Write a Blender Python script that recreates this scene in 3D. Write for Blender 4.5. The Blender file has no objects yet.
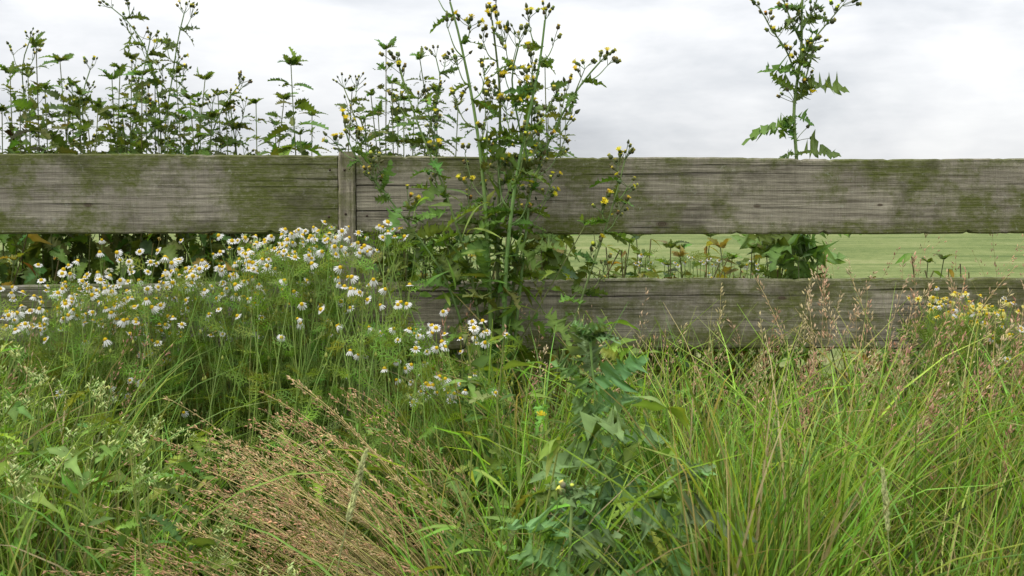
import bpy, math, numpy as np
from mathutils import Vector
rng = np.random.default_rng(11)
U = rng.uniform
N_ = rng.normal
sc = bpy.context.scene
sc.view_settings.view_transform = 'Standard'
sc.view_settings.look = 'None'
sc.view_settings.exposure = 0

# ------------------------------------------------------------------ camera
CAMY, CAMZ, FPX = -2.84, 0.925, 1138.0
PITCH = math.atan(83 / FPX)
cam_d = bpy.data.cameras.new("camera"); cam = bpy.data.objects.new("camera", cam_d)
sc.collection.objects.link(cam); sc.camera = cam
cam.location = (0, CAMY, CAMZ)
cam.rotation_euler = (math.pi / 2 - PITCH, 0, 0)
cam_d.sensor_width = 36; cam_d.lens = FPX * 36 / 1024
cam_d.clip_start = 0.02; cam_d.clip_end = 5000
cam_d.dof.use_dof = True; cam_d.dof.focus_distance = 2.5; cam_d.dof.aperture_fstop = 14

def W(px, py, y):
    """survey helper: photo measurement -> metres on the vertical plane at depth y"""
    u = (px - 512) / FPX; v = (288 - py) / FPX
    d = np.array([u, math.cos(PITCH) + v * math.sin(PITCH), -math.sin(PITCH) + v * math.cos(PITCH)])
    t = (y - CAMY) / d[1]
    return np.array([0, CAMY, CAMZ]) + t * d

# ------------------------------------------------------------------ mesh tools
def norm(v):
    return v / np.maximum(np.linalg.norm(v, axis=-1, keepdims=True), 1e-9)

class MB:
    def __init__(s):
        s.V = []; s.F = []; s.C = []; s.n = 0
    def add(s, v, faces, col, mat=0):
        v = np.asarray(v, float).reshape(-1, 3)
        s.V.append(v)
        s.C.append(np.broadcast_to(np.asarray(col, float), v.shape))
        for f in faces:
            f = np.asarray(f, int)
            if len(f): s.F.append((f + s.n, mat))
        s.n += len(v)
    def build(s, name, mats, smooth=True, parent=None):
        me = bpy.data.meshes.new(name)
        V = np.concatenate(s.V); C = np.concatenate(s.C)
        loops = np.concatenate([f.ravel() for f, m in s.F])
        tot = np.concatenate([np.full(len(f), f.shape[1]) for f, m in s.F])
        mi = np.concatenate([np.full(len(f), m) for f, m in s.F])
        st = np.concatenate([[0], np.cumsum(tot)[:-1]])
        me.vertices.add(len(V)); me.vertices.foreach_set("co", V.ravel().astype(np.float32))
        me.loops.add(len(loops)); me.loops.foreach_set("vertex_index", loops.astype(np.int32))
        me.polygons.add(len(tot)); me.polygons.foreach_set("loop_start", st.astype(np.int32))
        me.polygons.foreach_set("material_index", mi.astype(np.int32))
        me.polygons.foreach_set("use_smooth", np.full(len(tot), smooth))
        ca = me.color_attributes.new("Col", 'FLOAT_COLOR', 'POINT')
        ca.data.foreach_set("color", np.hstack([np.clip(C, 0, 1), np.ones((len(C), 1))]).ravel().astype(np.float32))
        me.update(calc_edges=True)
        for m in mats: me.materials.append(m)
        ob = bpy.data.objects.new(name, me); sc.collection.objects.link(ob)
        if parent: ob.parent = parent
        return ob

def curves(base, az, L, th0, th1, K, p=1.3, turn=0.0):
    n = len(base)
    s = np.linspace(0, 1, K)[None, :]
    th = np.asarray(th0)[:, None] + np.asarray(th1)[:, None] * s ** p
    a = np.asarray(az)[:, None] + np.asarray(turn).reshape(-1, 1) * s
    d = np.stack([np.cos(a) * np.sin(th), np.sin(a) * np.sin(th), np.cos(th)], -1)
    step = d * (np.asarray(L) / (K - 1))[:, None, None]
    C = base[:, None, :] + np.concatenate([np.zeros((n, 1, 3)), np.cumsum(step[:, :-1], 1)], 1)
    return C, d

def ribbon(mb, C, T, w, col, mat=0, twist=None, fold=0.25):
    n, K, _ = C.shape
    h = norm(np.cross(T, np.array([0, 0, 1.0]) + 0.001))
    m = np.cross(h, T)
    if twist is None: twist = np.zeros((n, 1))
    ct, st = np.cos(twist)[..., None], np.sin(twist)[..., None]
    S = h * ct + m * st; Nn = m * ct - h * st
    w = w[..., None]
    V = np.stack([C - S * w / 2, C + Nn * w * -fold, C + S * w / 2], 2)
    idx = np.arange(n * K * 3).reshape(n, K, 3)
    q1 = np.stack([idx[:, :-1, 0], idx[:, :-1, 1], idx[:, 1:, 1], idx[:, 1:, 0]], -1).reshape(-1, 4)
    q2 = np.stack([idx[:, :-1, 1], idx[:, :-1, 2], idx[:, 1:, 2], idx[:, 1:, 1]], -1).reshape(-1, 4)
    cc = np.broadcast_to(col[:, :, None, :], (n, K, 3, 3)).reshape(-1, 3)
    mb.add(V, [q1, q2], cc, mat)

def tube(mb, C, r, col, mat=0, sides=5):
    C = np.asarray(C, float)
    if C.ndim == 2: C = C[None]
    n, K, _ = C.shape
    r = np.broadcast_to(np.asarray(r, float), (n, K))
    T = norm(np.gradient(C, axis=1))
    A = norm(np.cross(T, np.array([0.31, 0.93, 0.17]))); B = np.cross(T, A)
    ang = np.arange(sides) / sides * 2 * math.pi
    V = C[:, :, None] + r[:, :, None, None] * (A[:, :, None] * np.cos(ang)[None, None, :, None] + B[:, :, None] * np.sin(ang)[None, None, :, None])
    idx = np.arange(n * K * sides).reshape(n, K, sides); nx = np.roll(idx, -1, 2)
    q = np.stack([idx[:, :-1], nx[:, :-1], nx[:, 1:], idx[:, 1:]], -1).reshape(-1, 4)
    col = np.asarray(col, float)
    if col.ndim == 1: col = col[None, None, None, :]
    elif col.ndim == 2: col = col[:, None, None, :]
    else: col = col[:, :, None, :]
    mb.add(V, [q], np.broadcast_to(col, (n, K, sides, 3)).reshape(-1, 3), mat)

def smooth(pts, K=24):
    P = np.asarray(pts, float)
    P = np.vstack([2 * P[0] - P[1], P, 2 * P[-1] - P[-2]])
    out = []
    for i in range(1, len(P) - 2):
        t = np.linspace(0, 1, 16, endpoint=False)[:, None]
        a, b, c, d = P[i - 1:i + 3]
        out.append(0.5 * (2 * b + (c - a) * t + (2 * a - 5 * b + 4 * c - d) * t ** 2 + (3 * b - a - 3 * c + d) * t ** 3))
    out.append(P[-2][None]); Q = np.vstack(out)
    s = np.concatenate([[0], np.cumsum(np.linalg.norm(np.diff(Q, axis=0), axis=1))])
    u = np.linspace(0, s[-1], K)
    return np.stack([np.interp(u, s, Q[:, k]) for k in range(3)], 1)

class Inst:
    def __init__(s, tmpls, mat=0): s.t = tmpls; s.mat = mat; s.p = []; s.d = []; s.u = []; s.s = []; s.c = []
    def add(s, p, d, up, sc_, col):
        s.p.append(p); s.d.append(d); s.u.append(up); s.s.append(sc_ if np.ndim(sc_) else (sc_, sc_, sc_)); s.c.append(col)
    def flush(s, mb):
        if len(s.p) == 0: return
        p, d, u, S, c = map(lambda a: np.asarray(a, float), (s.p, s.d, s.u, s.s, s.c))
        y = norm(d); x = norm(np.cross(y, u + 1e-4)); z = np.cross(x, y)
        R = np.stack([x, y, z], -1)
        which = rng.integers(0, len(s.t), len(p))
        for k, (tv, tf, tc, tm) in enumerate(s.t):
            m = which == k; n = m.sum()
            if not n: continue
            loc = tv[None] * S[m][:, None, :]
            V = np.einsum('nij,nkj->nki', R[m], loc) + p[m][:, None]
            off = (np.arange(n) * len(tv))
            col = c[m][:, None, :] * tc[None] if tm == 'mul' else np.where(tc[None] >= 0, tc[None], c[m][:, None, :])
            faces = [(np.asarray(f)[None] + off[:, None, None]).reshape(-1, len(f[0])) for f in tf]
            mb.add(V, faces, col.reshape(-1, 3), s.mat)

# ------------------------------------------------------------------ templates
def leaf_rows(rows, bend=0.3, cup=0.15, wave=0.0, seed=0, side=0.0):
    r = np.random.default_rng(seed); V = []; C = []
    for i, (y, w, sh) in enumerate(rows):
        z0 = -bend * y * y; x0 = side * y * y
        for sgn in (-1, 0, 1):
            ww = w * (1 + 0.2 * r.normal()) if sgn else 0
            z = z0 + (cup * ww + wave * r.normal() * ww if sgn else 0)
            V.append((sgn * ww + x0, y + (sh if sgn else 0), z))
            C.append((1, 1, 1) if sgn else (1.25, 1.2, 1.3))
    V = np.array(V); F = []
    for i in range(len(rows) - 1):
        a = i * 3; b = a + 3
        F += [(a, a + 1, b + 1, b), (a + 1, a + 2, b + 2, b + 1)]
    return (V, [np.array(F)], np.array(C), 'mul')

def nettle_leaf(seed, bend):
    rows = []; n = 8
    for i in range(n):
        t = i / n; e = 0.29 * (math.sin(math.pi * min(1, t ** 0.6)) ** 0.8) if t > 0 else 0.02
        rows.append((t, max(e * 0.76, .012), 0)); rows.append((t + 0.5 / n, max(e, .02) * 1.08, 0.05))
    rows.append((1.0, 0.004, 0))
    return leaf_rows(rows, bend, 0.3, 0.1, seed, (seed - 1) * .12)

def thistle_leaf(seed, bend, lob=6, wid=0.3, wave=.35):
    r = np.random.default_rng(seed)
    rows = [(0, .10, 0), (.03, .16, -.06), (.07, .05, 0)]
    ts = np.sort(np.linspace(.1, .88, lob, endpoint=False) + r.uniform(-.02, .02, lob)); ts = np.append(ts, .88)
    for i in range(lob):
        t = ts[i]; dt = ts[i + 1] - t
        w = wid * (0.55 + 0.6 * math.sin(math.pi * (0.2 + 0.75 * i / lob))) * r.uniform(.65, 1.25)
        rows += [(t, .055, 0), (t + .2 * dt, w * .55, -.02), (t + .36 * dt, w * .6, .03), (t + .5 * dt, w, .09), (t + .66 * dt, w * .5, .02), (t + .8 * dt, w * .6, .06), (t + .92 * dt, .06, 0)]
    rows += [(.90, .07, 0), (.93, .10, .02), (1.0, .004, 0)]
    return leaf_rows(rows, bend, 0.35, wave, seed, r.uniform(-.3, .3))

def plain_leaf(seed, bend, wid=.16, n=6):
    rows = [(i / n, max(.004, wid * math.sin(math.pi * (i / n) ** .75)), 0) for i in range(n + 1)]
    return leaf_rows(rows, bend, .2, .08, seed)

NET = [nettle_leaf(i, b) for i, b in enumerate((.25, .45, .7))]
THI = [thistle_leaf(10 + i, b, l, .34, .5) for i, (b, l) in enumerate(((.25, 5), (.5, 4), (.8, 5), (.1, 4), (1.1, 5)))]
SOW = [thistle_leaf(30 + i, b, l, .22) for i, (b, l) in enumerate(((.3, 4), (.6, 5), (.9, 4)))]
PLN = [plain_leaf(20 + i, b) for i, b in enumerate((.2, .5, .9))]
NAR = [plain_leaf(25 + i, b, .07) for i, b in enumerate((.2, .5, 1.0))]

def lathe(prof, sides=6, cols=None):
    V = []; C = []
    for j, (y, r) in enumerate(prof):
        for k in range(sides):
            a = k / sides * 2 * math.pi
            V.append((r * math.cos(a), y, r * math.sin(a))); C.append(cols[j] if cols else (1, 1, 1))
    F = []
    for j in range(len(prof) - 1):
        for k in range(sides):
            F.append((j * sides + k, j * sides + (k + 1) % sides, (j + 1) * sides + (k + 1) % sides, (j + 1) * sides + k))
    return np.array(V), [np.array(F)], np.array(C, float)

v, f, c = lathe([(0, .08), (.15, .38), (.45, .42), (.75, .27), (1.0, .34), (1.02, .02)], 7,
                [(.9, .9, .9), (1, 1, 1), (1, 1, 1), (1.6, 1.5, .9), (5.5, 4.3, 1.2), (6.5, 5, 1.1)])
BUD = [(v, f, c, 'mul')]
v, f, c = lathe([(0, .08), (.2, .34), (.6, .3), (1.0, .12), (1.15, .02)], 7)
BUD2 = [(v, f, c, 'mul')]
v, f, c = lathe([(0, .02), (.45, .16), (1.0, .01)], 4)
SPK = [(v, f, c, 'mul')]

def yellow_head():
    V = []; F = []; r = np.random.default_rng(3)
    for k in range(26):
        a = k / 26 * 2 * math.pi + r.uniform(-.1, .1); tl = r.uniform(.3, 1.1)
        d = np.array([math.cos(a) * tl, 1 - .45 * tl, math.sin(a) * tl]); s = np.array([-math.sin(a), 0, math.cos(a)])
        o = np.array([0, .55, 0]); e = o + d * .9; b = len(V)
        V += [o - s * .05, o + s * .05, e + s * .1, e - s * .1]; F.append((b, b + 1, b + 2, b + 3))
    return (np.array(V), [np.array(F)], np.ones((len(V), 3)), 'mul')
YEL = [yellow_head()]

def daisy(seed, droop, npet):
    r = np.random.default_rng(seed); V = []; F = []; C = []
    for k in range(npet):
        a = k / npet * 2 * math.pi + r.uniform(-.08, .08); L = r.uniform(.85, 1.05); dr = droop + r.uniform(-.12, .12)
        if r.random() < .06: continue
        ra = np.array([math.cos(a), 0, math.sin(a)]); s = np.array([-math.sin(a), 0, math.cos(a)])
        b = len(V)
        for t, w in ((.3, .07), (.55, .13), (.82, .14), (1.0, .06)):
            o = ra * t * L + np.array([0, -dr * max(0, t - .25) ** 1.5 + .02, 0])
            V += [o - s * w, o + np.array([0, .02, 0]), o + s * w]; C += [(-1, -1, -1)] * 3
        for i in range(3):
            q = b + i * 3; F += [(q, q + 1, q + 4, q + 3), (q + 1, q + 2, q + 5, q + 4)]
    b = len(V)
    for (y, rr) in ((0, .40), (.16, .42), (.36, .32), (.50, .16), (.54, .01)):
        for k in range(9):
            a = k / 9 * 2 * math.pi; V.append((rr * math.cos(a), y, rr * math.sin(a)))
            C.append((.76, .50 + .05 * (y > .2), .02))
    for j in range(4):
        for k in range(9):
            F.append((b + j * 9 + k, b + j * 9 + (k + 1) % 9, b + (j + 1) * 9 + (k + 1) % 9, b + (j + 1) * 9 + k))
    n0 = len(V)
    for (y, rr) in ((-0.005, .38), (-.15, .2), (-.18, .02)):
        for k in range(8):
            a = k / 8 * 2 * math.pi; V.append((rr * math.cos(a), y, rr * math.sin(a))); C.append((.14, .24, .05))
    for j in range(2):
        for k in range(8):
            F.append((n0 + j * 8 + k, n0 + j * 8 + (k + 1) % 8, n0 + (j + 1) * 8 + (k + 1) % 8, n0 + (j + 1) * 8 + k))
    return (np.array(V), [np.array(F)], np.array(C, float), 'abs')
DAI = [daisy(1, .1, 13), daisy(2, .35, 12), daisy(3, .8, 14), daisy(4, 1.3, 12), daisy(5, .2, 11), daisy(6, 1.8, 12)]

def feather(seed):
    r = np.random.default_rng(seed); V = []; F = []
    def strip(o, e, w):
        d = e - o; s = np.cross(d, (0, 0, 1)); s = s / (np.linalg.norm(s) + 1e-9) * w; b = len(V)
        V.extend([o - s, o + s, e]); F.append((b, b + 1, b + 2))
    strip(np.array([0, 0, 0.]), np.array([0, 1., -.15]), .02)
    for i in range(6):
        t = .12 + i * .14
        for sg in (-1, 1):
            o = np.array([0, t, -.15 * t]); L = .38 * math.sin(math.pi * (.25 + .65 * t)) * r.uniform(.8, 1.2)
            e = o + np.array([sg * L * .8, L * .6, r.uniform(-.3, .3) * L]); strip(o, e, .019)
            for q in (.5,):
                m = o + (e - o) * q
                strip(m, m + np.array([sg * L * .1, L * .55, r.uniform(-.3, .3) * L]), .017)
                strip(m, m + np.array([sg * L * .55, -L * .05, r.uniform(-.3, .3) * L]), .017)
    return (np.array(V), [np.array(F)], np.ones((len(V), 3)), 'mul')
FEA = [feather(1), feather(2), feather(3)]

# ------------------------------------------------------------------ materials
class NT:
    def __init__(s, nt): s.nt = nt; s.nt.nodes.clear()
    def n(s, t, **kw):
        nd = s.nt.nodes.new(t)
        for k, v_ in kw.items():
            if k.startswith('i_'):
                key = k[2:]; key = int(key) if key.isdigit() else key.replace('_', ' ')
                if isinstance(v_, bpy.types.NodeSocket): s.nt.links.new(v_, nd.inputs[key])
                else: nd.inputs[key].default_value = v_
            else: setattr(nd, k, v_)
        return nd
    def m(s, op, a, b=None, c=None, clamp=False):
        nd = s.nt.nodes.new('ShaderNodeMath'); nd.operation = op; nd.use_clamp = clamp
        for i, v_ in enumerate((a, b, c)):
            if v_ is None: continue
            if isinstance(v_, bpy.types.NodeSocket): s.nt.links.new(v_, nd.inputs[i])
            else: nd.inputs[i].default_value = v_
        return nd.outputs[0]
    def ramp(s, x, stops):
        nd = s.nt.nodes.new('ShaderNodeValToRGB'); s.nt.links.new(x, nd.inputs[0])
        e = nd.color_ramp.elements
        while len(e) < len(stops): e.new(0.5)
        for i, (p, c) in enumerate(stops):
            e[i].position = p; e[i].color = (*c, 1) if np.ndim(c) else (c, c, c, 1)
        return nd.outputs[0]
    def mix(s, fac, a, b, bt='MIX'):
        nd = s.nt.nodes.new('ShaderNodeMix'); nd.data_type = 'RGBA'; nd.blend_type = bt
        for i, v_ in ((0, fac), (6, a), (7, b)):
            if isinstance(v_, bpy.types.NodeSocket): s.nt.links.new(v_, nd.inputs[i])
            else: nd.inputs[i].default_value = v_ if i == 0 else (*v_, 1)
        return nd.outputs[2]
    def noise(s, vec, scale, detail=3, rough=.5, dist=0.0):
        return s.n('ShaderNodeTexNoise', i_Vector=vec, i_Scale=scale, i_Detail=detail, i_Roughness=rough, i_Distortion=dist).outputs[0]
    def scalev(s, vec, x, y, z):
        return s.n('ShaderNodeMapping', i_Vector=vec, i_Scale=(x, y, z)).outputs[0]

def new_mat(name):
    m = bpy.data.materials.new(name); m.use_nodes = True; return m, NT(m.node_tree)

def veg_mat(name, trans=.35, rough=.5, spec=.2, var=.5, tcol=(1.3, 1.15, .45)):
    m, t = new_mat(name)
    at = t.n('ShaderNodeAttribute', attribute_name="Col").outputs[0]
    pos = t.n('ShaderNodeNewGeometry').outputs['Position']
    n1 = t.noise(pos, 35, 1)
    k = t.m('MULTIPLY_ADD', n1, var * 2, 1 - var)
    kc = t.n('ShaderNodeCombineColor', i_0=k, i_1=k, i_2=k).outputs[0]
    col = t.mix(1.0, at, kc, 'MULTIPLY')
    p = t.n('ShaderNodeBsdfPrincipled', i_Base_Color=col, i_Roughness=rough)
    p.inputs['Specular IOR Level'].default_value = spec
    out = t.n('ShaderNodeOutputMaterial')
    if trans > 0:
        tc = t.mix(1.0, col, tcol, 'MULTIPLY')
        tr = t.n('ShaderNodeBsdfTranslucent', i_Color=tc)
        mx = t.n('ShaderNodeMixShader', i_0=trans, i_1=p.outputs[0], i_2=tr.outputs[0])
        t.nt.links.new(mx.outputs[0], out.inputs[0])
    else: t.nt.links.new(p.outputs[0], out.inputs[0])
    return m
M_LEAF = veg_mat("leaf"); M_STEM = veg_mat("stem", 0, .55, .25, .3)
M_PETAL = veg_mat("petal", .3, .6, .2, .08, (1, 1, .95)); M_GRASS = veg_mat("grass_blade", .35, .40, .28, .4, (1.2, 1.15, .45))
M_DRY = veg_mat("dry_straw", .2, .7, .12, .3)

def wood_mat(name, knots=(), light=(.30, .265, .205), dark=(.085, .07, .052), algae=.5, amask=None, seed=0.0):
    m, t = new_mat(name)
    oc = t.n('ShaderNodeTexCoord').outputs['Object']
    sx = t.n('ShaderNodeSeparateXYZ', i_0=oc); X, Y, Z = sx.outputs
    so = t.n('ShaderNodeMapping', i_Vector=oc, i_Location=(seed, seed * .7, seed * 1.3)).outputs[0]
    warp = None; kmask = None
    for (kx, kz, kr) in knots:
        dx = t.m('SUBTRACT', X, kx); dz = t.m('MULTIPLY', t.m('SUBTRACT', Z, kz), 1.6)
        d = t.m('SQRT', t.m('ADD', t.m('MULTIPLY', t.m('MULTIPLY', dx, dx), .55), t.m('MULTIPLY', dz, dz)))
        g = t.m('EXPONENT', t.m('MULTIPLY', d, -1 / (kr * 1.6)))
        sg = t.m('MULTIPLY', g, t.m('MULTIPLY', t.m('TANH', t.m('MULTIPLY', dz, 60)), .018))
        kk = t.m('SUBTRACT', 1.0, t.m('DIVIDE', d, kr), clamp=True)
        warp = sg if warp is None else t.m('ADD', warp, sg)
        kmask = kk if kmask is None else t.m('MAXIMUM', kmask, kk)
    Zw = t.m('SUBTRACT', Z, warp) if warp is not None else Z
    low = t.noise(t.scalev(so, .7, 1, 3), 1.6, 2)
    mid = t.noise(t.scalev(so, 4, 1, 20), 2.0, 3)
    ringc = t.m('ADD', t.m('MULTIPLY', Zw, 430), t.m('ADD', t.m('MULTIPLY', low, 40), t.m('MULTIPLY', mid, 6)))
    ring = t.m('MULTIPLY_ADD', t.m('SINE', ringc), .5, .5)
    fib = t.noise(t.scalev(so, 7, 30, 300), 1.0, 4, .7)
    fib2 = t.noise(t.scalev(so, 2.5, 10, 60), 1.0, 4, .65)
    blot = t.noise(t.scalev(so, 2.6, 2, 6), 1.5, 5, .65)
    saw = t.noise(t.scalev(so, 300, 20, 14), 1.0, 2, .6)
    v_ = t.m('ADD', t.m('ADD', t.m('MULTIPLY', ring, .14), t.m('MULTIPLY', fib, .66)), t.m('ADD', t.m('MULTIPLY', fib2, .55), t.m('ADD', t.m('MULTIPLY', blot, .5), t.m('MULTIPLY', saw, .2))))
    col = t.ramp(t.m('MULTIPLY', v_, .55), [(.39, dark), (.49, tuple(.5 * a + .5 * b for a, b in zip(light, dark))), (.59, light), (.70, tuple(min(1, a * 1.5) for a in light))])
    cr = t.noise(t.scalev(so, 1.4, 5, 120), 1.0, 2, .5)
    crm = t.ramp(cr, [(.31, 1.0), (.355, 0.0)])
    col = t.mix(t.m('MULTIPLY', crm, .85), col, (.03, .025, .02))
    al = t.noise(t.scalev(so, 2.4, 1, 2.6), 2.6, 7, .75)
    edge = t.ramp(t.m('ABSOLUTE', Z), [(.04, 0.0), (.11, .12)])
    alm = t.ramp(t.m('ADD', al, edge), [(.455, 0.0), (.585, 1.0)])
    if amask is not None:
        for (ax, ar) in amask:
            q = t.m('SUBTRACT', 1.0, t.m('DIVIDE', t.m('ABSOLUTE', t.m('SUBTRACT', X, ax)), ar), clamp=True)
            alm = t.m('ADD', alm, t.m('MULTIPLY', q, t.m('MULTIPLY', al, 1.8)), clamp=True)
    grit = t.noise(t.scalev(so, 50, 50, 130), 1.0, 4, .75)
    alm = t.m('MULTIPLY', alm, t.m('MULTIPLY_ADD', grit, 2.0, -.15, clamp=True), clamp=True)
    col = t.mix(t.m('MULTIPLY', alm, algae), col, (.098, .115, .02))
    ln = t.noise(so, 55, 4, .75)
    col = t.mix(t.ramp(ln, [(.63, 0.0), (.69, .5)]), col, (.36, .37, .29))
    stain = t.noise(t.scalev(so, 2.0, 1, 3), 3.1, 6, .72)
    col = t.mix(t.ramp(stain, [(.51, 0.0), (.68, .6)]), col, (.062, .054, .036))
    if kmask is not None:
        kr_ = t.m('MULTIPLY_ADD', t.m('SINE', t.m('MULTIPLY', kmask, 22)), .5, .5)
        kc = t.mix(kr_, (.035, .026, .018), (.13, .095, .06))
        col = t.mix(t.m('MULTIPLY', t.ramp(kmask, [(.05, 0.0), (.45, 1.0)]), t.m('MULTIPLY_ADD', fib, 1.0, .35, clamp=True)), col, kc)
    h = t.m('ADD', t.m('MULTIPLY', fib, .7), t.m('ADD', t.m('MULTIPLY', fib2, .5), t.m('SUBTRACT', t.m('MULTIPLY', saw, .3), t.m('MULTIPLY', crm, 1.5))))
    bp = t.n('ShaderNodeBump', i_Strength=1.0, i_Distance=.004, i_Height=h)
    p = t.n('ShaderNodeBsdfPrincipled', i_Base_Color=col, i_Roughness=.85, i_Normal=bp.outputs[0])
    p.inputs['Specular IOR Level'].default_value = .2
    out = t.n('ShaderNodeOutputMaterial'); t.nt.links.new(p.outputs[0], out.inputs[0])
    return m

# ------------------------------------------------------------------ ground
def ground():
    m, t = new_mat("ground_meadow")
    pos = t.n('ShaderNodeNewGeometry').outputs['Position']
    sp = t.n('ShaderNodeSeparateXYZ', i_0=pos)
    n1 = t.noise(pos, 9, 5, .7); n2 = t.noise(t.scalev(pos, .12, .36, 1), 1.0, 6, .8); n3 = t.noise(t.scalev(pos, 6, 3.0, 1), 1.0, 5, .9)
    soil = t.ramp(n1, [(.35, (.014, .014, .007)), (.6, (.04, .045, .016)), (.75, (.07, .09, .025))])
    v_ = t.m('ADD', t.m('MULTIPLY', n2, .6), t.m('MULTIPLY', n3, .4))
    field = t.ramp(v_, [(.41, (.065, .10, .025)), (.47, (.12, .16, .045)), (.53, (.18, .215, .07)), (.60, (.27, .27, .12))])
    f = t.m('MULTIPLY', t.m('SUBTRACT', sp.outputs[1], 1.2), .5, clamp=True)
    col = t.mix(f, soil, field)
    bp = t.n('ShaderNodeBump', i_Strength=.6, i_Distance=.03, i_Height=n1)
    p = t.n('ShaderNodeBsdfPrincipled', i_Base_Color=col, i_Roughness=.95, i_Normal=bp.outputs[0])
    p.inputs['Specular IOR Level'].default_value = .1
    t.nt.links.new(p.outputs[0], t.n('ShaderNodeOutputMaterial').inputs[0])
    xs = np.sinh(np.linspace(-7, 7, 121)) * 2.2; ys = np.sinh(np.linspace(-5.5, 7, 121)) * 2.2
    Xg, Yg = np.meshgrid(xs, ys, indexing='ij')
    Z = .02 * np.sin(Xg * 2.1 + 1) * np.sin(Yg * 2.7) * np.exp(-(Xg ** 2 + Yg ** 2) / 60)
    V = np.stack([Xg, Yg, Z], -1).reshape(-1, 3); I = np.arange(121 * 121).reshape(121, 121)
    q = np.stack([I[:-1, :-1], I[1:, :-1], I[1:, 1:], I[:-1, 1:]], -1).reshape(-1, 4)
    mb = MB(); mb.add(V, [q], (1, 1, 1)); mb.build("ground", [m])
ground()

# ------------------------------------------------------------------ fence
fence = bpy.data.objects.new("wooden_fence", None); sc.collection.objects.link(fence)
def board(name, x0, x1, zt0, zb0, zt1, zb1, y, th, mat, seed):
    """long plank, slightly bowed, rounded arrises; z given at both ends"""
    r = np.random.default_rng(seed)
    n = max(4, int((x1 - x0) / .012)); cx = (x0 + x1) / 2; cz = (zt0 + zb0 + zt1 + zb1) / 4
    b = .004
    prof = [(0, 1, b, 0), (0, 1, 0, b), (0, 0, 0, -b), (0, 0, b, 0), (1, 0, -b, 0), (1, 0, 0, -b), (1, 1, 0, b), (1, 1, -b, 0)]
    xs = np.linspace(x0, x1, n + 1)
    def wob(a):
        o = np.zeros(len(xs))
        for fr in (1.3, 3.1, 7.7, 19, 43, 90): o += r.normal() * a / fr ** .5 * np.sin(xs * fr + r.uniform(0, 6))
        return o
    wt, wb, wy = wob(.0026), wob(.0026), wob(.002)
    V = []
    for i, x in enumerate(xs):
        s = (x - x0) / (x1 - x0); zt = zt0 + (zt1 - zt0) * s + wt[i]; zb = zb0 + (zb1 - zb0) * s + wb[i]
        chip_t = -.003 * max(0, r.normal() - 1.0); chip_b = .004 * max(0, r.normal() - 1.0)
        for (bk, tp, dy, ins) in prof:
            z = (zt + chip_t if tp else zb + chip_b) - (abs(ins) if tp else -abs(ins))
            V.append((x - cx, y + (th if bk else 0) + dy + wy[i], z - cz))
    I = np.arange(len(xs) * 8).reshape(-1, 8); J = np.roll(I, -1, 1)
    q = np.stack([I[:-1], J[:-1], J[1:], I[1:]], -1).reshape(-1, 4)
    mb = MB(); mb.add(V, [q, I[[0]][:, ::-1], I[[-1]]], (1, 1, 1))
    ob = mb.build(name, [mat], smooth=False, parent=fence); ob.location = (cx, 0, cz)
def zx(px, py): p = W(px, py, 0); return p[0], p[2]
FX = lambda px: zx(px, 200)[0]
xL = FX(338); xR = FX(356)
def kn(cx, cz, lst): return [(zx(a, b)[0] - cx, zx(a, b)[1] - cz, r) for a, b, r in lst]
c_ = lambda a, b: ((a + b) / 2)
x0, x1 = -3.3, xL - .001
zs = (zx(0, 150.5)[1], zx(0, 235)[1], zx(338, 154.5)[1], zx(338, 234)[1])
mTL = wood_mat("weathered_wood_a", kn(c_(x0, x1), sum(zs) / 4, [(88, 205, .011)]), light=(.30, .272, .21), dark=(.10, .086, .062), algae=.95, amask=[(FX(305) - c_(x0, x1), .22)], seed=3.1)
board("top_board_1", x0, x1, *zs, 0, .03, mTL, 1)
x0, x1 = xR + .001, 4.2
zs = (zx(356, 156)[1], zx(356, 234.5)[1], zx(1024, 157)[1] - .02, zx(1024, 225)[1] - .022)
mTR = wood_mat("weathered_wood_b", kn(c_(x0, x1), sum(zs) / 4, [(662, 224, .014), (757, 206, .009), (880, 205, .007)]), light=(.31, .28, .21), dark=(.09, .076, .052), algae=.95, seed=9.7)
board("top_board_2", x0, x1, *zs, 0, .03, mTR, 2)
x0, x1 = -3.3, FX(352)
zs = (zx(0, 291)[1], zx(0, 360)[1], zx(352, 283)[1], zx(352, 352)[1])
mBL = wood_mat("weathered_wood_c", (), light=(.22, .205, .165), dark=(.065, .056, .045), algae=.8, seed=17.3)
board("lower_board_1", x0, x1, *zs, .002, .03, mBL, 3)
x0 = x1 + .004; x1 = 4.2
zs = (zx(352, 282)[1], zx(352, 350)[1], zx(1024, 271)[1] , zx(1024, 349)[1])
mBR = wood_mat("weathered_wood_d", kn(c_(x0, x1), sum(zs) / 4, [(782, 298, .011), (620, 322, .008)]), light=(.31, .28, .21), dark=(.085, .072, .05), algae=.9, seed=23.9)
board("lower_board_2", x0, x1, *zs, .001, .03, mBR, 4)
mP = wood_mat("weathered_wood_post", (), light=(.30, .265, .195), dark=(.085, .072, .05), algae=.85, seed=31.0)
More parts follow.
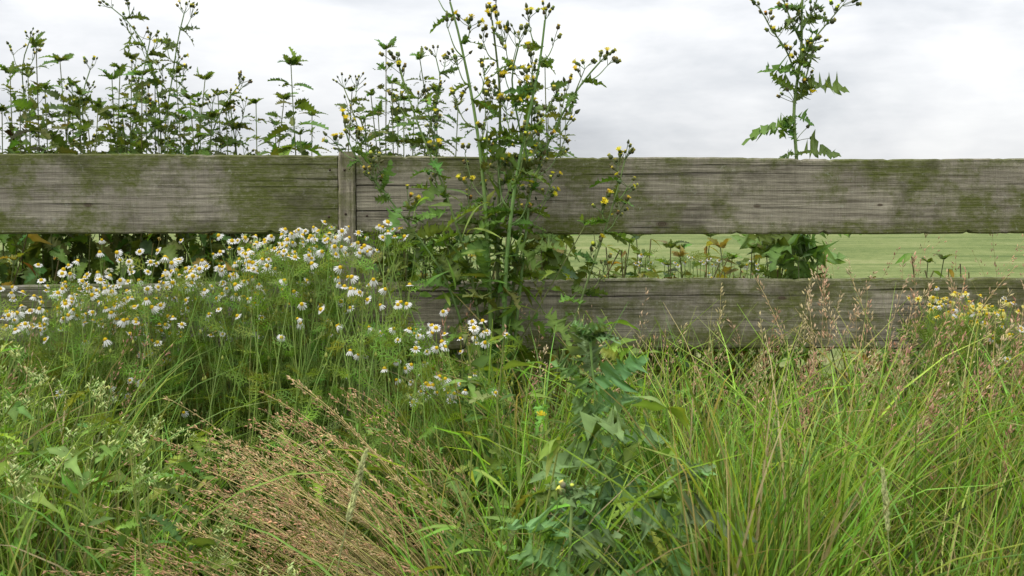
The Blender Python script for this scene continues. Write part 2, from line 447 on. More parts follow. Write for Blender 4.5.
def post(name, xc, wdt, y0, dep, z0, z1, seed, mat=mP):
    r = np.random.default_rng(seed); mb = MB(); b = .005; V = []
    zz = np.linspace(z0, z1, 30); hw = wdt / 2; cy = y0 + dep / 2; hd = dep / 2
    for i, z in enumerate(zz):
        o = r.normal(0, .0005, 2); k = b * (1 + .3 * r.normal()); e = .003 if i == len(zz) - 1 else 0
        for (sx, sy) in ((-1, -1), (1, -1), (1, 1), (-1, 1)):
            a = (sx * (hw - e - k), sy * (hd - e)); c = (sx * (hw - e), sy * (hd - e - k))
            for q in ((c, a) if sx * sy > 0 else (a, c)):
                V.append((z, q[1] + o[1], q[0] + o[0]))
    I = np.arange(len(zz) * 8).reshape(-1, 8); J = np.roll(I, -1, 1)
    q = np.stack([I[:-1], J[:-1], J[1:], I[1:]], -1).reshape(-1, 4)
    V = np.array(V); V[:, 0] -= (z0 + z1) / 2
    mb.add(V, [q, I[[0]], I[[-1]][:, ::-1]], (1, 1, 1))
    ob = mb.build(name, [mat], smooth=False, parent=fence)
    ob.rotation_euler = (0, -math.pi / 2, 0); ob.location = (xc, cy, (z0 + z1) / 2)
post("post_1", FX(354), .075, .034, .08, -.3, zx(356, 158)[1], 5)
post("batten", FX(347), (xR - xL) - .0025, -.006, .036, zx(347, 300)[1], zx(347, 151.5)[1], 6)
for i, xx in enumerate((-3.0, 1.75, 3.9)): post("post_%d" % (i + 2), xx, .08, .034, .08, -.3, zx(356, 158)[1] - .03, 7 + i)
mN, t = new_mat("rusty_nail"); t.nt.links.new(t.n('ShaderNodeBsdfPrincipled', i_Base_Color=(.05, .03, .02, 1), i_Roughness=.6, i_Metallic=.5).outputs[0], t.n('ShaderNodeOutputMaterial').inputs[0])
nl = MB(); ni = Inst([(lathe([(0, .003), (.002, .003), (.003, .0025), (.0035, .0001)], 10) + ('mul',))])
for px, py in ((330, 170), (329, 217), (366, 172), (367, 216), (345, 170), (346, 214), (330, 296), (366, 294), (367, 335)):
    p = W(px, py, 0); ni.add((p[0], -.0005 if not 340 < px < 350 else -.0065, p[2]), (0, -1, 0), (0, 0, 1), 1, (1, 1, 1))
ni.flush(nl); nl.build("nails", [mN], parent=fence)

# ------------------------------------------------------------------ plant helpers
def vary(c, a=.15):
    return np.clip(np.array(c) * (1 + a * rng.normal()) * (1 + .5 * a * rng.normal(size=3)), .003, 1)
def rdir(up=0.3, spread=1.0):
    a = U(0, 2 * math.pi); return norm(np.array([math.cos(a) * spread, math.sin(a) * spread, up]))
ZU = np.array([0, 0, 1.0])
def tiltup(a=.6): return norm(ZU + a * N_(size=3))

class Plant:
    def __init__(s):
        s.mb = MB(); s.net = Inst(NET, 0); s.thi = Inst(THI, 0); s.sow = Inst(SOW, 0); s.pln = Inst(PLN, 0); s.nar = Inst(NAR, 0)
        s.bud = Inst(BUD, 1); s.bud2 = Inst(BUD2, 1); s.spk = Inst(SPK, 1); s.yel = Inst(YEL, 2); s.dai = Inst(DAI, 2); s.fea = Inst(FEA, 0)
    def done(s, name):
        for i in (s.net, s.thi, s.sow, s.pln, s.nar, s.bud, s.bud2, s.spk, s.yel, s.dai, s.fea): i.flush(s.mb)
        return s.mb.build(name, [M_LEAF, M_STEM, M_PETAL, M_GRASS, M_DRY])

def nettle(P, base, top, leaf=.09, nodes=11, col=(.07, .145, .03), start=.25, tassel=True):
    mid = (base + top) / 2 + np.array([N_() * .03, N_() * .02, 0])
    C = smooth([base, mid, top], 24)
    tube(P.mb, C, np.linspace(.0035, .0014, 24), vary((.14, .17, .055)), 1)
    a0 = U(0, 3)
    for k in range(nodes):
        t = start + (1 - start) * (k / (nodes - 1)) ** .85; r_ = (t - start) / (1 - start)
        p = C[min(23, int(t * 23))] * 1.0
        a = a0 + k * 1.5 + U(-.2, .2)
        for sg in (0, math.pi):
            ll = leaf * (1.1 - .62 * r_ ** 2) * U(.75, 1.15)
            el = -.55 + 1.1 * r_ ** 2 + U(-.35, .35)
            d = np.array([math.cos(a + sg) * math.cos(el), math.sin(a + sg) * math.cos(el), math.sin(el)])
            q = p + d * .012
            tube(P.mb, np.stack([p, q])[None], .0008, vary((.1, .16, .05)), 1, 3)
            P.net.add(q, d, tiltup(.5), ll, vary(col, .28))
            if U() < .9: P.net.add(p + d * .004, norm(d + N_(size=3) * .5 + ZU * .3), tiltup(.7), ll * .6, vary(col, .25))
            if tassel and t > start + .3 and k < nodes - 1:
                dd = norm(d + np.array([N_() * .4, N_() * .4, -.4]))
                for j in range(6):
                    P.spk.add(p + dd * .008 * (j + 1) + N_(size=3) * .002, rdir(.2), ZU, .008, vary((.2, .24, .09), .2))
    for k in range(6):
        P.net.add(C[-1], rdir(1.2), tiltup(.5), leaf * .38, vary(col, .2))

def budcluster(P, p, d, n=4, size=.013, ylw=.12, col=(.085, .10, .03), ped=.03):
    for i in range(n):
        dd = norm(d + .75 * N_(size=3) * np.array([1, 1, .5]) + ZU * .35); L = ped * U(.35, 1.3)
        q = p + dd * L
        tube(P.mb, smooth([p, (p + q) / 2 + N_(size=3) * .002, q], 5)[None], .0008, vary((.12, .17, .05)), 1, 4)
        s = size * U(.7, 1.15)
        (P.bud if U() < .6 else P.bud2).add(q, dd, np.array([.3, 1, .2]), s, vary(col, .25))
        if U() < ylw: P.yel.add(q + dd * s * .3, dd, np.array([.3, 1, .2]), s * U(.55, .95), vary((.82, .70, .04), .08))

def sow_stem(P, pts, r0=.006, r1=.0018, br_from=.6, nbr=7, blen=.10, leaves=(), leaf=.12, ylw=.34, lcol=(.12, .205, .04), bsize=.0125, scol=(.18, .26, .075), nb=4):
    C = smooth(pts, 44); T = norm(np.gradient(C, axis=0))
    cc = np.linspace(0, 1, 44)[None, :, None] * np.array([-.03, -.03, -.01]) + np.array(vary(scol, .1))
    tube(P.mb, C[None], np.linspace(r0, r1, 44), np.clip(cc, .01, 1), 1, 7)
    for k in range(nbr):
        t = br_from + (1 - br_from) * (k + U(0, .6)) / nbr; i = min(43, int(t * 43)); p = C[i]
        L = blen * U(.6, 1.25) * (1.15 - .5 * (t - br_from) / (1 - br_from))
        a = k * 2.4 + U(-.4, .4); out = np.array([math.cos(a), .6 * math.sin(a), 0])
        e = p + T[i] * L * .75 + out * L * .65 + ZU * L * .15; m = p + T[i] * L * .3 + out * L * .42
        B = smooth([p, m, e], 10)
        tube(P.mb, B[None], np.linspace(r1 * .8, .001, 10), vary(scol, .1), 1, 5)
        d = norm(B[-1] - B[-2]); budcluster(P, e, d, rng.integers(nb - 1, nb + 3), bsize, ylw)
        if U() < .8: budcluster(P, B[6], norm(d + out * .5), 3, bsize * .8, ylw * .5, ped=.025)
        for _ in range(2): P.sow.add(p, norm(out + ZU * U(-.2, .6) + N_(size=3) * .2), tiltup(), U(.03, .065), vary(lcol, .2))
    budcluster(P, C[-1], T[-1], nb + 2, bsize, ylw)
    for t in leaves:
        i = int(t * 43); a = U(0, 2 * math.pi)
        d = norm(np.array([math.cos(a), .8 * math.sin(a), U(-.3, .8)]))
        P.sow.add(C[i], d, tiltup(.5), leaf * U(.7, 1.2), vary(lcol, .2))

# ------------------------------------------------------------------ centre sow thistle (in front of the fence)
P = Plant(); yb = -.14
def pts(lst, y, y1=None):
    y1 = y if y1 is None else y1
    return [W(a, b, y + (y1 - y) * i / (len(lst) - 1)) for i, (a, b) in enumerate(lst)]
lv = lambda n, a, b: list(U(a, b, n))
sow_stem(P, pts([(488, 600), (492, 420), (490, 300), (484, 190), (474, 110), (460, 40), (450, 2)], yb), .009, .0024, .66, 10, .09, lv(10, .35, .8), .10)
sow_stem(P, pts([(498, 600), (503, 400), (506, 270), (516, 180), (530, 110), (540, 60), (545, 20)], yb - .03), .0085, .0024, .64, 10, .085, lv(8, .35, .8), .10)
sow_stem(P, pts([(505, 600), (508, 400), (516, 260), (536, 175), (562, 115), (583, 82), (600, 62)], yb + .03), .007, .002, .66, 9, .08, lv(8, .35, .8), .10)
sow_stem(P, pts([(484, 600), (484, 400), (474, 290), (448, 200), (424, 140), (408, 95), (398, 62)], yb + .02), .0055, .0018, .70, 7, .07, lv(12, .3, .9), .08)
sow_stem(P, pts([(478, 600), (474, 400), (450, 290), (405, 220), (370, 175), (352, 150), (345, 128)], yb - .02), .005, .0016, .78, 6, .05, lv(9, .35, .85), .07)
sow_stem(P, pts([(520, 600), (545, 420), (578, 310), (600, 245), (616, 195), (625, 160)], yb - .05), .005, .0016, .70, 7, .05, lv(12, .3, .85), .07)
sow_stem(P, pts([(492, 600), (497, 380), (498, 250), (499, 170), (500, 100), (497, 60), (492, 20)], yb + .05), .008, .0022, .62, 11, .08, lv(8, .35, .85), .10)
sow_stem(P, pts([(500, 600), (512, 380), (522, 270), (530, 180), (520, 130), (512, 80), (520, 40)], yb), .0055, .0018, .68, 8, .08, lv(6, .3, .75), .09)
for _ in range(26):
    p = W(rng.normal(486, 28), U(200, 345), yb + U(-.06, .06)); d = norm(np.array([N_(), N_() * .7, U(-.5, .7)]))
    P.sow.add(p, d, tiltup(.5), U(.06, .12), vary((.15, .26, .05), .25))
for _ in range(36):
    p = W(rng.normal(470, 32), U(190, 330), yb + U(-.08, .06)); d = norm(np.array([N_(), N_() * .7, U(-.1, 1)]))
    P.nar.add(p, d, tiltup(.6), U(.06, .11), vary((.18, .30, .055), .2))
for _ in range(9):
    nettle(P, np.array([FX(rng.normal(475, 45)), -.1 + N_() * .05, 0]), W(rng.normal(475, 45), U(200, 280), -.1 + N_() * .05), .05, 9, (.15, .24, .045), .5, False)
P.done("sow_thistle")

# ------------------------------------------------------------------ right thistle (behind the fence)
P = Plant(); y2 = .22
main = smooth(pts([(790, 700), (793, 420), (791, 270), (797, 180), (794, 110), (801, 55), (802, 5), (808, -40)], y2), 60)
tube(P.mb, main[None], np.linspace(.009, .003, 60), (.19, .27, .085), 1, 8)
TL = (.13, .215, .045)
def spiky(P, px, py, dx, dz, L, col=TL, y=y2, dy=0):
    i = np.argmin(abs(main[:, 2] - W(px, py, y)[2])); p = main[i]
    P.thi.add(p, norm(np.array([dx, dy, dz])), norm(np.array([U(-.5, .5), -.7, U(.1, 1)])), (L * U(.7, 1.0), L, L), vary(col, .2))
for a in ((795, 150, 1, .15, .12), (795, 148, -.9, .1, .05), (796, 128, -1, .35, .11), (797, 92, 1, .3, .12), (797, 96, -1, .45, .08), (799, 66, .7, .9, .08),
          (798, 72, -.7, .7, .09), (800, 46, 1, .5, .07), (800, 38, -.9, .8, .06), (795, 120, .9, -.3, .06), (796, 112, -.6, -.5, .06), (802, 22, .9, .8, .06), (802, 16, -.9, .7, .06), (797, 140, -.4, .8, .07), (797, 106, .5, .9, .07)):
    spiky(P, *a, dy=U(-.6, .3))
for _ in range(24):
    spiky(P, 793, U(225, 300), U(-1, 1), U(-.3, .6), U(.08, .17), dy=U(-.7, .7), col=(.16, .26, .06))
for br in ([(798, 80), (786, 50), (772, 30), (762, 12)], [(799, 62), (815, 38), (830, 20), (842, 6)], [(800, 40), (790, 18), (782, -4)], [(802, 30), (815, 5), (822, -20)], [(799, 100), (808, 70), (812, 50)]):
    B = smooth(pts(br, y2, y2 - .03), 14); tube(P.mb, B[None], np.linspace(.0028, .0014, 14), (.17, .24, .08), 1, 6)
    for i in (4, 8, 11, 13): budcluster(P, B[i], norm(B[-1] - B[-2]) + N_(size=3) * .3, 4, .014, .15, ped=.028)
    for i in (3, 6, 9): P.thi.add(B[i], rdir(.4), tiltup(), U(.03, .055), vary(TL, .2))
for i in range(42, 60, 3): budcluster(P, main[i], rdir(.8), 3, .014, .15, ped=.04)
P.yel.add(W(812, 96, y2 - .03), (0, -.3, 1), (0, 1, 0), .014, (.8, .65, .03))
P.done("sow_thistle")

# ------------------------------------------------------------------ plants behind the fence
def stand(px, pyt, y):
    top = W(px, pyt, y); base = np.array([top[0] + N_() * .05, y + N_() * .03, 0.0]); return base, top
NETS = [(36, 46, .35, .09), (10, 74, .5, .085), (60, 62, .6, .08), (80, 96, .4, .08), (112, 80, .45, .085), (132, 60, .6, .08), (155, 86, .4, .08), (176, 74, .55, .08),
        (205, 80, .5, .08), (226, 108, .4, .075), (256, 104, .6, .075), (291, 66, .4, .115), (-20, 70, .5, .07), (98, 108, .3, .075), (190, 100, .3, .075), (275, 126, .5, .07), (45, 90, .3, .075), (312, 116, .6, .065),
        (20, 106, .4, .075), (68, 112, .45, .075), (122, 110, .4, .075), (146, 104, .5, .075), (168, 110, .3, .075), (212, 118, .35, .07), (236, 128, .5, .07), (2, 112, .35, .075), (300, 135, .35, .065), (-40, 90, .4, .07), (-70, 80, .5, .07),
        (28, 78, .5, .075), (120, 70, .4, .075), (142, 76, .35, .075), (52, 118, .35, .07), (88, 126, .35, .07), (184, 122, .4, .07), (158, 126, .35, .07), (200, 108, .6, .075), (108, 120, .55, .07), (72, 86, .5, .07), (218, 96, .45, .07), (284, 100, .45, .08)]
for g in NETS:
    P = Plant(); b, tp = stand(*g[:3]); nettle(P, b, tp, g[3], 14, start=.5, col=(.115, .18, .036)); P.done("nettle")
for g in [(371, 96, .35, .06), (386, 50, .45, .07), (420, 60, .4, .075), (436, 92, .5, .065), (404, 100, .3, .065), (352, 92, .4, .06), (545, 68, .4, .09), (530, 96, .3, .08), (560, 102, .5, .07), (458, 106, .4, .065), (378, 112, .4, .06), (414, 112, .5, .06), (392, 84, .35, .065), (365, 120, .5, .055), (548, 112, .35, .07), (430, 120, .35, .06), (398, 124, .35, .06)]:
    P = Plant(); b, tp = stand(*g[:3]); nettle(P, b, tp, g[3], 14, start=.5, col=(.105, .175, .036)); P.done("nettle")
for lst, y in (([(170, 700), (168, 300), (165, 140), (172, 80), (178, 40), (184, 14)], .35), ([(160, 700), (162, 300), (160, 120), (148, 55), (128, 22), (112, 8)], .4),
               ([(70, 700), (78, 300), (84, 150), (82, 100), (90, 70)], .5), ([(215, 700), (212, 300), (208, 160), (222, 110), (240, 84)], .4),
               ([(120, 700), (125, 300), (130, 150), (140, 90), (150, 40)], .55), ([(240, 700), (243, 300), (238, 170), (232, 120), (230, 100)], .5),
               ([(20, 700), (24, 300), (26, 130), (22, 70), (30, 40)], .6), ([(350, 700), (352, 300), (362, 160), (352, 110), (344, 88)], .5),
               ([(430, 700), (426, 300), (424, 160), (440, 90), (436, 58)], .5)):
    P = Plant(); sow_stem(P, pts(lst, y), .004, .0016, .72, 9, .07, lv(30, .55, .97), .055, ylw=.1, bsize=.010, lcol=(.12, .18, .045), nb=4); P.done("budding_weed")

P = Plant()
for k_ in range(760):
    x = U(-1.9, 2.1); y = U(.1, 1.1); dens = 1 if x < .75 else .55
    if U() > dens: continue
    h = (U(.5, .86) if x < .1 else U(.58, .84) if x < .72 else (U(.6, .80) if U() < .35 else U(.3, .6)))
    if x > .25 and h > .62: y = U(.1, .55)
    if U() < .5:
        nettle(P, np.array([x, y, 0]), np.array([x + N_() * .06, y + N_() * .05, h]), U(.045, .075), 6, col=(.13, .21, .042) if U() < .8 else (.3, .26, .05), start=.5, tassel=False)
    else:
        C = smooth([(x, y, 0), (x + N_() * .03, y, h * .5), (x + N_() * .08, y, h)], 12)
        tube(P.mb, C[None], .0018, vary((.18, .16, .06)), 1, 4)
        c0 = (.15, .235, .045) if U() < .65 else ((.36, .26, .05) if x < 0 else (.28, .29, .08))
        kind = P.pln if U() < .5 else P.nar
        for k in range(12): kind.add(C[rng.integers(5, 12)], rdir(U(-.6, .6)), tiltup(.6), U(.03, .065), vary(c0, .25))
for _ in range(34):
    p = W(U(635, 775), U(252, 280), U(.15, .5)); P.dai.add(p, norm(np.array([N_() * .4, -.5, .8])), (1, 0, 0), U(.006, .009), (.8, .8, .76))
    C = smooth([p * [1, 1, 0] + [N_() * .06, 0, 0], p * [1, 1, .5] + [N_() * .02, 0, 0], p], 8); tube(P.mb, C[None], .0009, (.16, .24, .06), 1, 4)
    for k in range(8): P.fea.add(C[rng.integers(4, 8)], rdir(.4), rdir(1), .05, vary((.19, .28, .06)))
P.done("undergrowth")

# ------------------------------------------------------------------ chamomile
def chamomile(name, blobs, yr, size=.0104, feath=5, mul=1.9, cream=0.0):
    P = Plant(); fp = []
    for (cx, cy, rx, ry, n) in blobs:
        for _ in range(int(n * mul)):
            fp.append(W(cx + rx * N_() * .62, cy + ry * N_() * .7, U(*yr)))
    fp = np.array(fp); n = len(fp)
    hd = norm(np.stack([N_(size=n) * .5, -.5 + N_(size=n) * .45, .8 + 0 * fp[:, 0]], 1))
    for i in range(n):
        p, d = fp[i], hd[i]; white = .80 * U(.92, 1.02)
        pc = (white, white, white * .96) if U() > cream else (.8, .74, .22)
        P.dai.add(p, d, rdir(.1), size * U(.7, 1.15), pc)
        base = np.array([p[0] + N_() * .09, p[1] + N_() * .07, max(0, p[2] - U(.45, .7))])
        C = smooth([base, base * .45 + p * .55 + np.array([N_() * .02, N_() * .02, -.02]), p - d * .03 - ZU * .015, p - d * .002], 12)
        tube(P.mb, C[None], np.linspace(.0014, .0009, 12), vary((.21, .31, .065), .12), 1, 4)
        for k in range(feath):
            q = C[rng.integers(3, 11)]; P.fea.add(q, rdir(U(.2, 1)), rdir(1), U(.035, .07), vary((.21, .32, .055), .25))
        if U() < .35:
            q = C[8]; e = q + norm(np.array([N_(), N_(), 1.5])) * .05; tube(P.mb, np.stack([q, e])[None], .0007, (.16, .24, .06), 1, 4)
            P.bud2.add(e, ZU, (0, 1, 0), .009, (.3, .34, .07))
    P.done(name)
chamomile("chamomile", [(70, 285, 50, 14, 20), (105, 300, 60, 30, 42), (60, 318, 60, 20, 24), (160, 335, 45, 34, 26), (25, 320, 25, 16, 10), (125, 385, 45, 14, 12), (180, 265, 40, 12, 14)], (-.45, -.12))
chamomile("chamomile", [(285, 248, 50, 13, 36), (230, 270, 55, 20, 30), (200, 300, 60, 26, 24), (312, 232, 22, 8, 12), (300, 290, 50, 34, 20), (345, 240, 24, 12, 14), (388, 232, 16, 9, 8), (250, 335, 60, 30, 12)], (-.42, -.1))
chamomile("chamomile", [(440, 345, 44, 20, 18), (440, 388, 34, 14, 20), (475, 330, 24, 14, 8), (400, 300, 30, 30, 8), (350, 290, 30, 25, 8), (350, 350, 40, 30, 7)], (-.7, -.35), .0095, mul=1.4)
chamomile("chamomile", [(975, 310, 40, 10, 24), (1005, 330, 30, 14, 12), (940, 303, 22, 8, 6), (1060, 320, 30, 16, 14)], (-.32, -.12), .0085, cream=.65, mul=2.4)

# ------------------------------------------------------------------ grass in front
prof_x = [-200, 0, 60, 130, 200, 300, 420, 470, 560, 700, 800, 1024, 1300]
prof_y = [330, 345, 385, 420, 435, 430, 420, 340, 330, 340, 320, 315, 315]
def allowed(x, y):
    """how tall the vegetation may stand at a spot of the verge"""
    d = y - CAMY; px = 512 + x / d * FPX
    top = 0.925 - (np.interp(px, prof_x, prof_y) - 205) / FPX * d
    # trampled pockets where the low thistles stand and where the dry grass has lodged
    pock = np.exp(-((px - 615) / 70) ** 2) * np.clip((-.55 - y) / .25, 0, 1) * .58 + np.exp(-((px - 330) / 140) ** 2) * np.clip((-.75 - y) / .2, 0, 1) * .55
    return top * (1 - pock), px
def blades(name, ntuft, nb, xr, yr, hscale=(.5, 1.05), width=(.003, .0065), cols=None, dry=.08, lean=0.0, arch=(.15, 1.3), K=9, lcap=.8, spread=.035):
    tx = U(*xr, ntuft); ty = U(*yr, ntuft)
    n = ntuft * nb; ti = np.repeat(np.arange(ntuft), nb)
    base = np.stack([tx[ti] + N_(0, spread, n), ty[ti] + N_(0, spread, n), np.zeros(n)], 1)
    top, px = allowed(base[:, 0], base[:, 1])
    th1 = U(*arch, n); th0 = np.abs(N_(0, .16, n))
    hf = np.repeat(U(.6, 1.1, ntuft), nb)
    L = np.minimum(top * hf * U(*hscale, n) * (1 + .15 * th1 ** 2), lcap)
    az = U(0, 2 * math.pi, n)
    if lean: az = np.where(U(0, 1, n) < abs(lean), N_(0 if lean > 0 else math.pi, .7, n), az)
    C, T = curves(base, az, L, th0, th1, K, 1.6, N_(0, .25, n))
    s = np.linspace(0, 1, K)[None]
    w0 = U(*width, n)[:, None]; w = w0 * np.clip(.55 + 1.6 * s, 0, 1) * np.clip(1.02 - s, 0, 1) ** .6
    cols = np.array(cols); tc = cols[rng.integers(0, len(cols), ntuft)][ti]
    col = tc * np.clip(1 + .35 * N_(size=(n, 1)), .3, 2) * (1 + .09 * N_(size=(n, 3)))
    dm = U(0, 1, n) < dry; col[dm] = np.array([.50, .41, .20]) * U(.6, 1.1, (dm.sum(), 1))
    cc = col[:, None, :] * (0.33 + .85 * s[..., None]) + np.array([.012, .008, 0]) * (1 - s[..., None])  # bases slightly yellower, and darkened in the colour to paint in shade for depth
    tipm = (U(0, 1, n) < .25)[:, None, None] * np.clip(s[..., None] - .8, 0, 1) * 4
    cc = cc * (1 - tipm * .8) + np.array([.45, .37, .18]) * tipm * .8
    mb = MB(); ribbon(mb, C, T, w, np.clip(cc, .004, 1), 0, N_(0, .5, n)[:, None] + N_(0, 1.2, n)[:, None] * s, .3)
    return mb.build(name, [M_GRASS])
G1 = [(.18, .30, .042), (.23, .36, .048), (.28, .39, .06), (.15, .27, .045)]
G2 = [(.25, .39, .05), (.20, .35, .045), (.33, .42, .08), (.15, .28, .04), (.40, .41, .12), (.22, .39, .05)]
G3 = [(.20, .37, .055), (.25, .42, .06), (.31, .46, .07), (.16, .30, .055)]
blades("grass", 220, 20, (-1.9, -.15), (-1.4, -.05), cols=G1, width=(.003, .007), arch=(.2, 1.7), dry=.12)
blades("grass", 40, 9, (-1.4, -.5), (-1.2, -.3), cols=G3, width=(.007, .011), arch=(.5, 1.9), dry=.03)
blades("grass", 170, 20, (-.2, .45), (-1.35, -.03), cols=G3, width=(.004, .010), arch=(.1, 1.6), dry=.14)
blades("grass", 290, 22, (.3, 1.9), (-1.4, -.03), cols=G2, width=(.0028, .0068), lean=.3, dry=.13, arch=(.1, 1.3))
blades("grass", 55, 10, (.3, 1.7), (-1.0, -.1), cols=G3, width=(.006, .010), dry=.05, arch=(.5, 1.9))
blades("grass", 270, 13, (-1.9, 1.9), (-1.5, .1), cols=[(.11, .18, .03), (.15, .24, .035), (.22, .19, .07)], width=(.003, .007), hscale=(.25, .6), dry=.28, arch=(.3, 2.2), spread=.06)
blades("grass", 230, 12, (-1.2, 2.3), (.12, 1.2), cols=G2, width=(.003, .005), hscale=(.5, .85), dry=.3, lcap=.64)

def panicles(name, base, az, L, th0, th1, scol, hcol, frac=.25, nsp=34, spl=.006, out=.012, K=18, rad=.0007):
    n = len(base); C, T = curves(base, az, L, th0, th1, K, 1.8, N_(0, .15, n))
    mb = MB(); tube(mb, C, np.linspace(rad * 1.3, rad * .5, K), np.clip(np.array(scol) * (1 + .25 * N_(size=(n, 1))), 0, 1), 0, 3)
    u = U(1 - frac, 1, (n, nsp)); f = u * (K - 1); i = np.clip(f.astype(int), 0, K - 2); fr = (f - i)[..., None]
    ar = np.arange(n)[:, None]
    p = C[ar, i] * (1 - fr) + C[ar, i + 1] * fr; t = T[ar, i]
    env = np.sin(np.pi * np.clip((u - (1 - frac)) / frac * .85 + .12, 0, 1))[..., None]
    o = N_(size=(n, nsp, 3)); o = norm(o - (o * t).sum(-1, keepdims=True) * t)
    L_ = np.asarray(L)[:, None, None] / .7
    pp = p + o * out * env * U(.2, 1, (n, nsp, 1)) * L_ + t * .006
    d = norm(t + o * .55 * (out > .006) + .15 * N_(size=(n, nsp, 3)))
    I = Inst(SPK, 0); hc = np.array(hcol)[rng.integers(0, len(hcol), n)][:, None, :] * (1 + .2 * N_(size=(n, nsp, 1)))
    I.p = pp.reshape(-1, 3); I.d = d.reshape(-1, 3); I.u = np.broadcast_to(np.array([.2, .4, .9]), I.p.shape)
    I.s = np.repeat((spl * U(.7, 1.3, n * nsp))[:, None], 3, 1); I.c = np.clip(hc.reshape(-1, 3), .01, 1)
    I.flush(mb); return mb.build(name, [M_DRY])
HC = [(.62, .40, .26), (.56, .32, .22), (.66, .54, .33), (.56, .48, .25), (.6, .44, .28)]
def pan_zone(n, xr, yr, hr, **k):
    b = np.stack([U(*xr, n), U(*yr, n), np.zeros(n)], 1)
    return b, N_(k.get('az', 0), k.get('azs', 1.0), n), U(*hr, n), np.abs(N_(0, .12, n)), U(*k.get('arch', (.1, .9)), n)
b = pan_zone(140, (.45, 1.8), (-.9, -.04), (.52, .78)); panicles("seeding_grass", *b, (.48, .42, .17), HC, nsp=34, spl=.010, out=.010, rad=.0009)
b = pan_zone(140, (.65, 1.8), (-.5, -.04), (.62, .84)); panicles("seeding_grass", *b, (.52, .42, .2), HC, nsp=40, spl=.010, out=.010, rad=.001)
b = pan_zone(36, (-1.8, -.9), (-.7, -.05), (.5, .74)); panicles("seeding_grass", *b, (.40, .34, .15), HC, nsp=26, spl=.009)
b = pan_zone(36, (-.2, .5), (-.6, -.05), (.55, .75)); panicles("seeding_grass", *b, (.38, .36, .14), HC, nsp=30, spl=.009)
b = pan_zone(36, (.9, 2.2), (.2, .6), (.78, .98)); panicles("seeding_grass", *b, (.42, .36, .17), HC, nsp=30, spl=.010)
# lodged reddish grass, combed over to the left
n = 190
b = np.stack([rng.normal(-.02, .10, n), rng.normal(-.95, .13, n), U(0, .06, n)], 1)
panicles("dry_grass", b, N_(math.pi - .1, .3, n), U(.42, .74, n), U(.35, .75, n), U(.5, 1.05, n), (.52, .43, .18), [(.66, .42, .24), (.58, .35, .2), (.66, .50, .27)], frac=.28, nsp=30, spl=.0075, out=.007, rad=.0012)
n = 280
b = np.stack([rng.normal(-.1, .2, n), rng.normal(-1.05, .14, n), np.zeros(n)], 1)
panicles("dry_grass", b, N_(math.pi, .45, n), U(.35, .62, n), U(.4, .9, n), U(.5, 1.2, n), (.48, .47, .15), HC, frac=.18, nsp=4, rad=.0013)
b = np.array([W(318, 700, -1.62) * [1, 1, 0], W(905, 700, -1.5) * [1, 1, 0]])
b[0, 0] -= .02
panicles("timothy_grass", b, np.array([0.0, math.pi]), np.array([.655, .60]), np.array([.02, .02]), np.array([.28, .1]), (.5, .55, .22), [(.6, .64, .28)], frac=.12, nsp=240, spl=.007, out=.0045, rad=.0014)

# ------------------------------------------------------------------ centre foreground thistle + low weeds
def low_thistle(path, y, n, L, col=(.19, .32, .11), r=.004):
    P = Plant(); C = smooth(pts(path, y), 40); tube(P.mb, C[None], np.linspace(r, r * .5, 40), vary((.22, .32, .1)), 1, 7)
    for k in range(n):
        t = (k + U(0, .5)) / n * .82 + .15; a = k * 2.4 + U(-.3, .3); el = U(-.1, .5) + .5 * t
        d = np.array([math.cos(a) * math.cos(el), .6 * math.sin(a) * math.cos(el), math.sin(el)])
        P.thi.add(C[int(t * 39)], d, norm(np.array([N_() * .4, -.5, .8])), (L * .8, L * (1.2 - .55 * t) * U(.8, 1.15), L), vary(col, .18))
    for k in range(9): P.thi.add(C[-1], rdir(1.0), tiltup(), L * .35, vary(col, .15))
    budcluster(P, C[-1], ZU, 5, .012, .0, (.18, .24, .1), .015); P.done("thistle")
low_thistle([(606, 800), (602, 560), (598, 440), (590, 340)], -.98, 28, .12)
low_thistle([(660, 800), (672, 620), (684, 480)], -1.2, 15, .11)
low_thistle([(560, 900), (566, 640), (572, 500)], -1.3, 15, .11)
low_thistle([(498, 800), (470, 540), (470, 390)], -.65, 16, .11, (.17, .28, .06))
P = Plant()
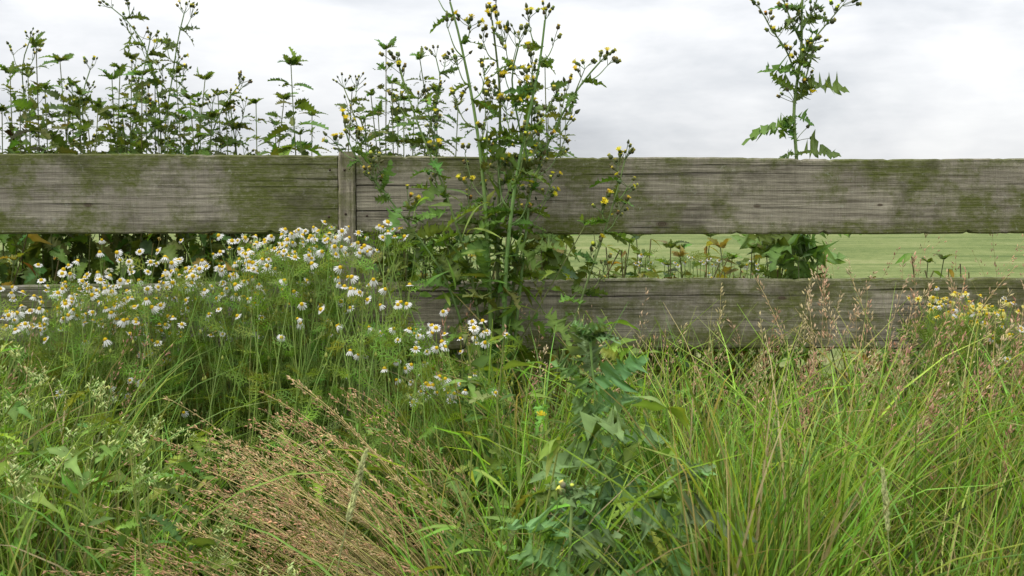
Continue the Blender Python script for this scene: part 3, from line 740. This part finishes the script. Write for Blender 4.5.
for _ in range(260):
    x = U(-1.3, .75); y = U(-1.3, -.15); tp, px = allowed(x, y)
    h = tp * U(.75, 1.04)
    if px > 700: continue
    C = smooth([(x, y, 0), (x + N_() * .02, y, h * .5), (x + N_() * .05, y, h)], 12)
    tube(P.mb, C[None], .0014, vary((.25, .33, .07)), 1, 4)
    c0 = [(.19, .31, .05), (.26, .39, .06), (.16, .27, .055)][rng.integers(3)]; kind = U()
    for k in range(15): (P.nar if kind < .35 else P.sow if kind < .75 else P.pln).add(C[rng.integers(4, 12)], rdir(U(-.3, .8)), tiltup(.5), U(.025, .065), vary(c0, .22))
    if px < 330 and U() < .6:
        for k in range(6):
            o = C[-1] + N_(size=3) * .016; tube(P.mb, np.stack([C[9], o])[None], .0006, (.3, .38, .1), 1, 3)
            for j in range(12): P.spk.add(o + N_(size=3) * .005, rdir(.8), ZU, .009, vary((.44, .52, .18), .15))
for px, py, y in ((541, 418, -.9), (577, 345, -.5)): P.yel.add(W(px, py, y), (0, -.5, 1), (1, 0, 0), .010, (.8, .68, .05))
P.done("broadleaf_weeds")

# ------------------------------------------------------------------ light
EL, AZ = math.radians(55), math.radians(245)
sd = np.array([math.sin(AZ) * math.cos(EL), math.cos(AZ) * math.cos(EL), math.sin(EL)])
sl = bpy.data.lights.new("sun", 'SUN'); sl.energy = 1.5; sl.angle = math.radians(10); sl.color = (1, .96, .90)
so = bpy.data.objects.new("sun", sl); sc.collection.objects.link(so)
so.rotation_euler = Vector(-sd).to_track_quat('-Z', 'Y').to_euler()
w = bpy.data.worlds.new("World"); sc.world = w; w.use_nodes = True
t = NT(w.node_tree)
sky = t.n('ShaderNodeTexSky'); sky.sky_type = 'NISHITA'; sky.sun_disc = False; sky.sun_elevation = EL; sky.sun_rotation = AZ
bg1 = t.n('ShaderNodeBackground', i_Color=sky.outputs[0], i_Strength=.1)
dr = t.n('ShaderNodeTexCoord').outputs['Generated']
sp = t.n('ShaderNodeSeparateXYZ', i_0=dr)
zc = t.m('MAXIMUM', sp.outputs[2], 0.0)
n1 = t.noise(t.scalev(dr, 3, 3, 8), 1.25, 6, .5, .4); n2 = t.noise(t.scalev(dr, 5, 5, 20), 1.7, 5, .6)
cv = t.m('ADD', t.m('MULTIPLY', n1, .75), t.m('MULTIPLY', n2, .25))
cc = t.ramp(cv, [(.36, (.55, .57, .605)), (.46, (.69, .71, .74)), (.54, (.82, .83, .85)), (.62, (.93, .935, .94))])
st = t.m('MULTIPLY_ADD', zc, 1.8, 0.98)
bg2 = t.n('ShaderNodeBackground', i_Color=cc, i_Strength=st)
mx = t.n('ShaderNodeMixShader', i_0=.93, i_1=bg1.outputs[0], i_2=bg2.outputs[0])
t.nt.links.new(mx.outputs[0], t.n('ShaderNodeOutputWorld').inputs[0])
print("done", sum(len(o.data.polygons) for o in bpy.data.objects if o.type == 'MESH'))
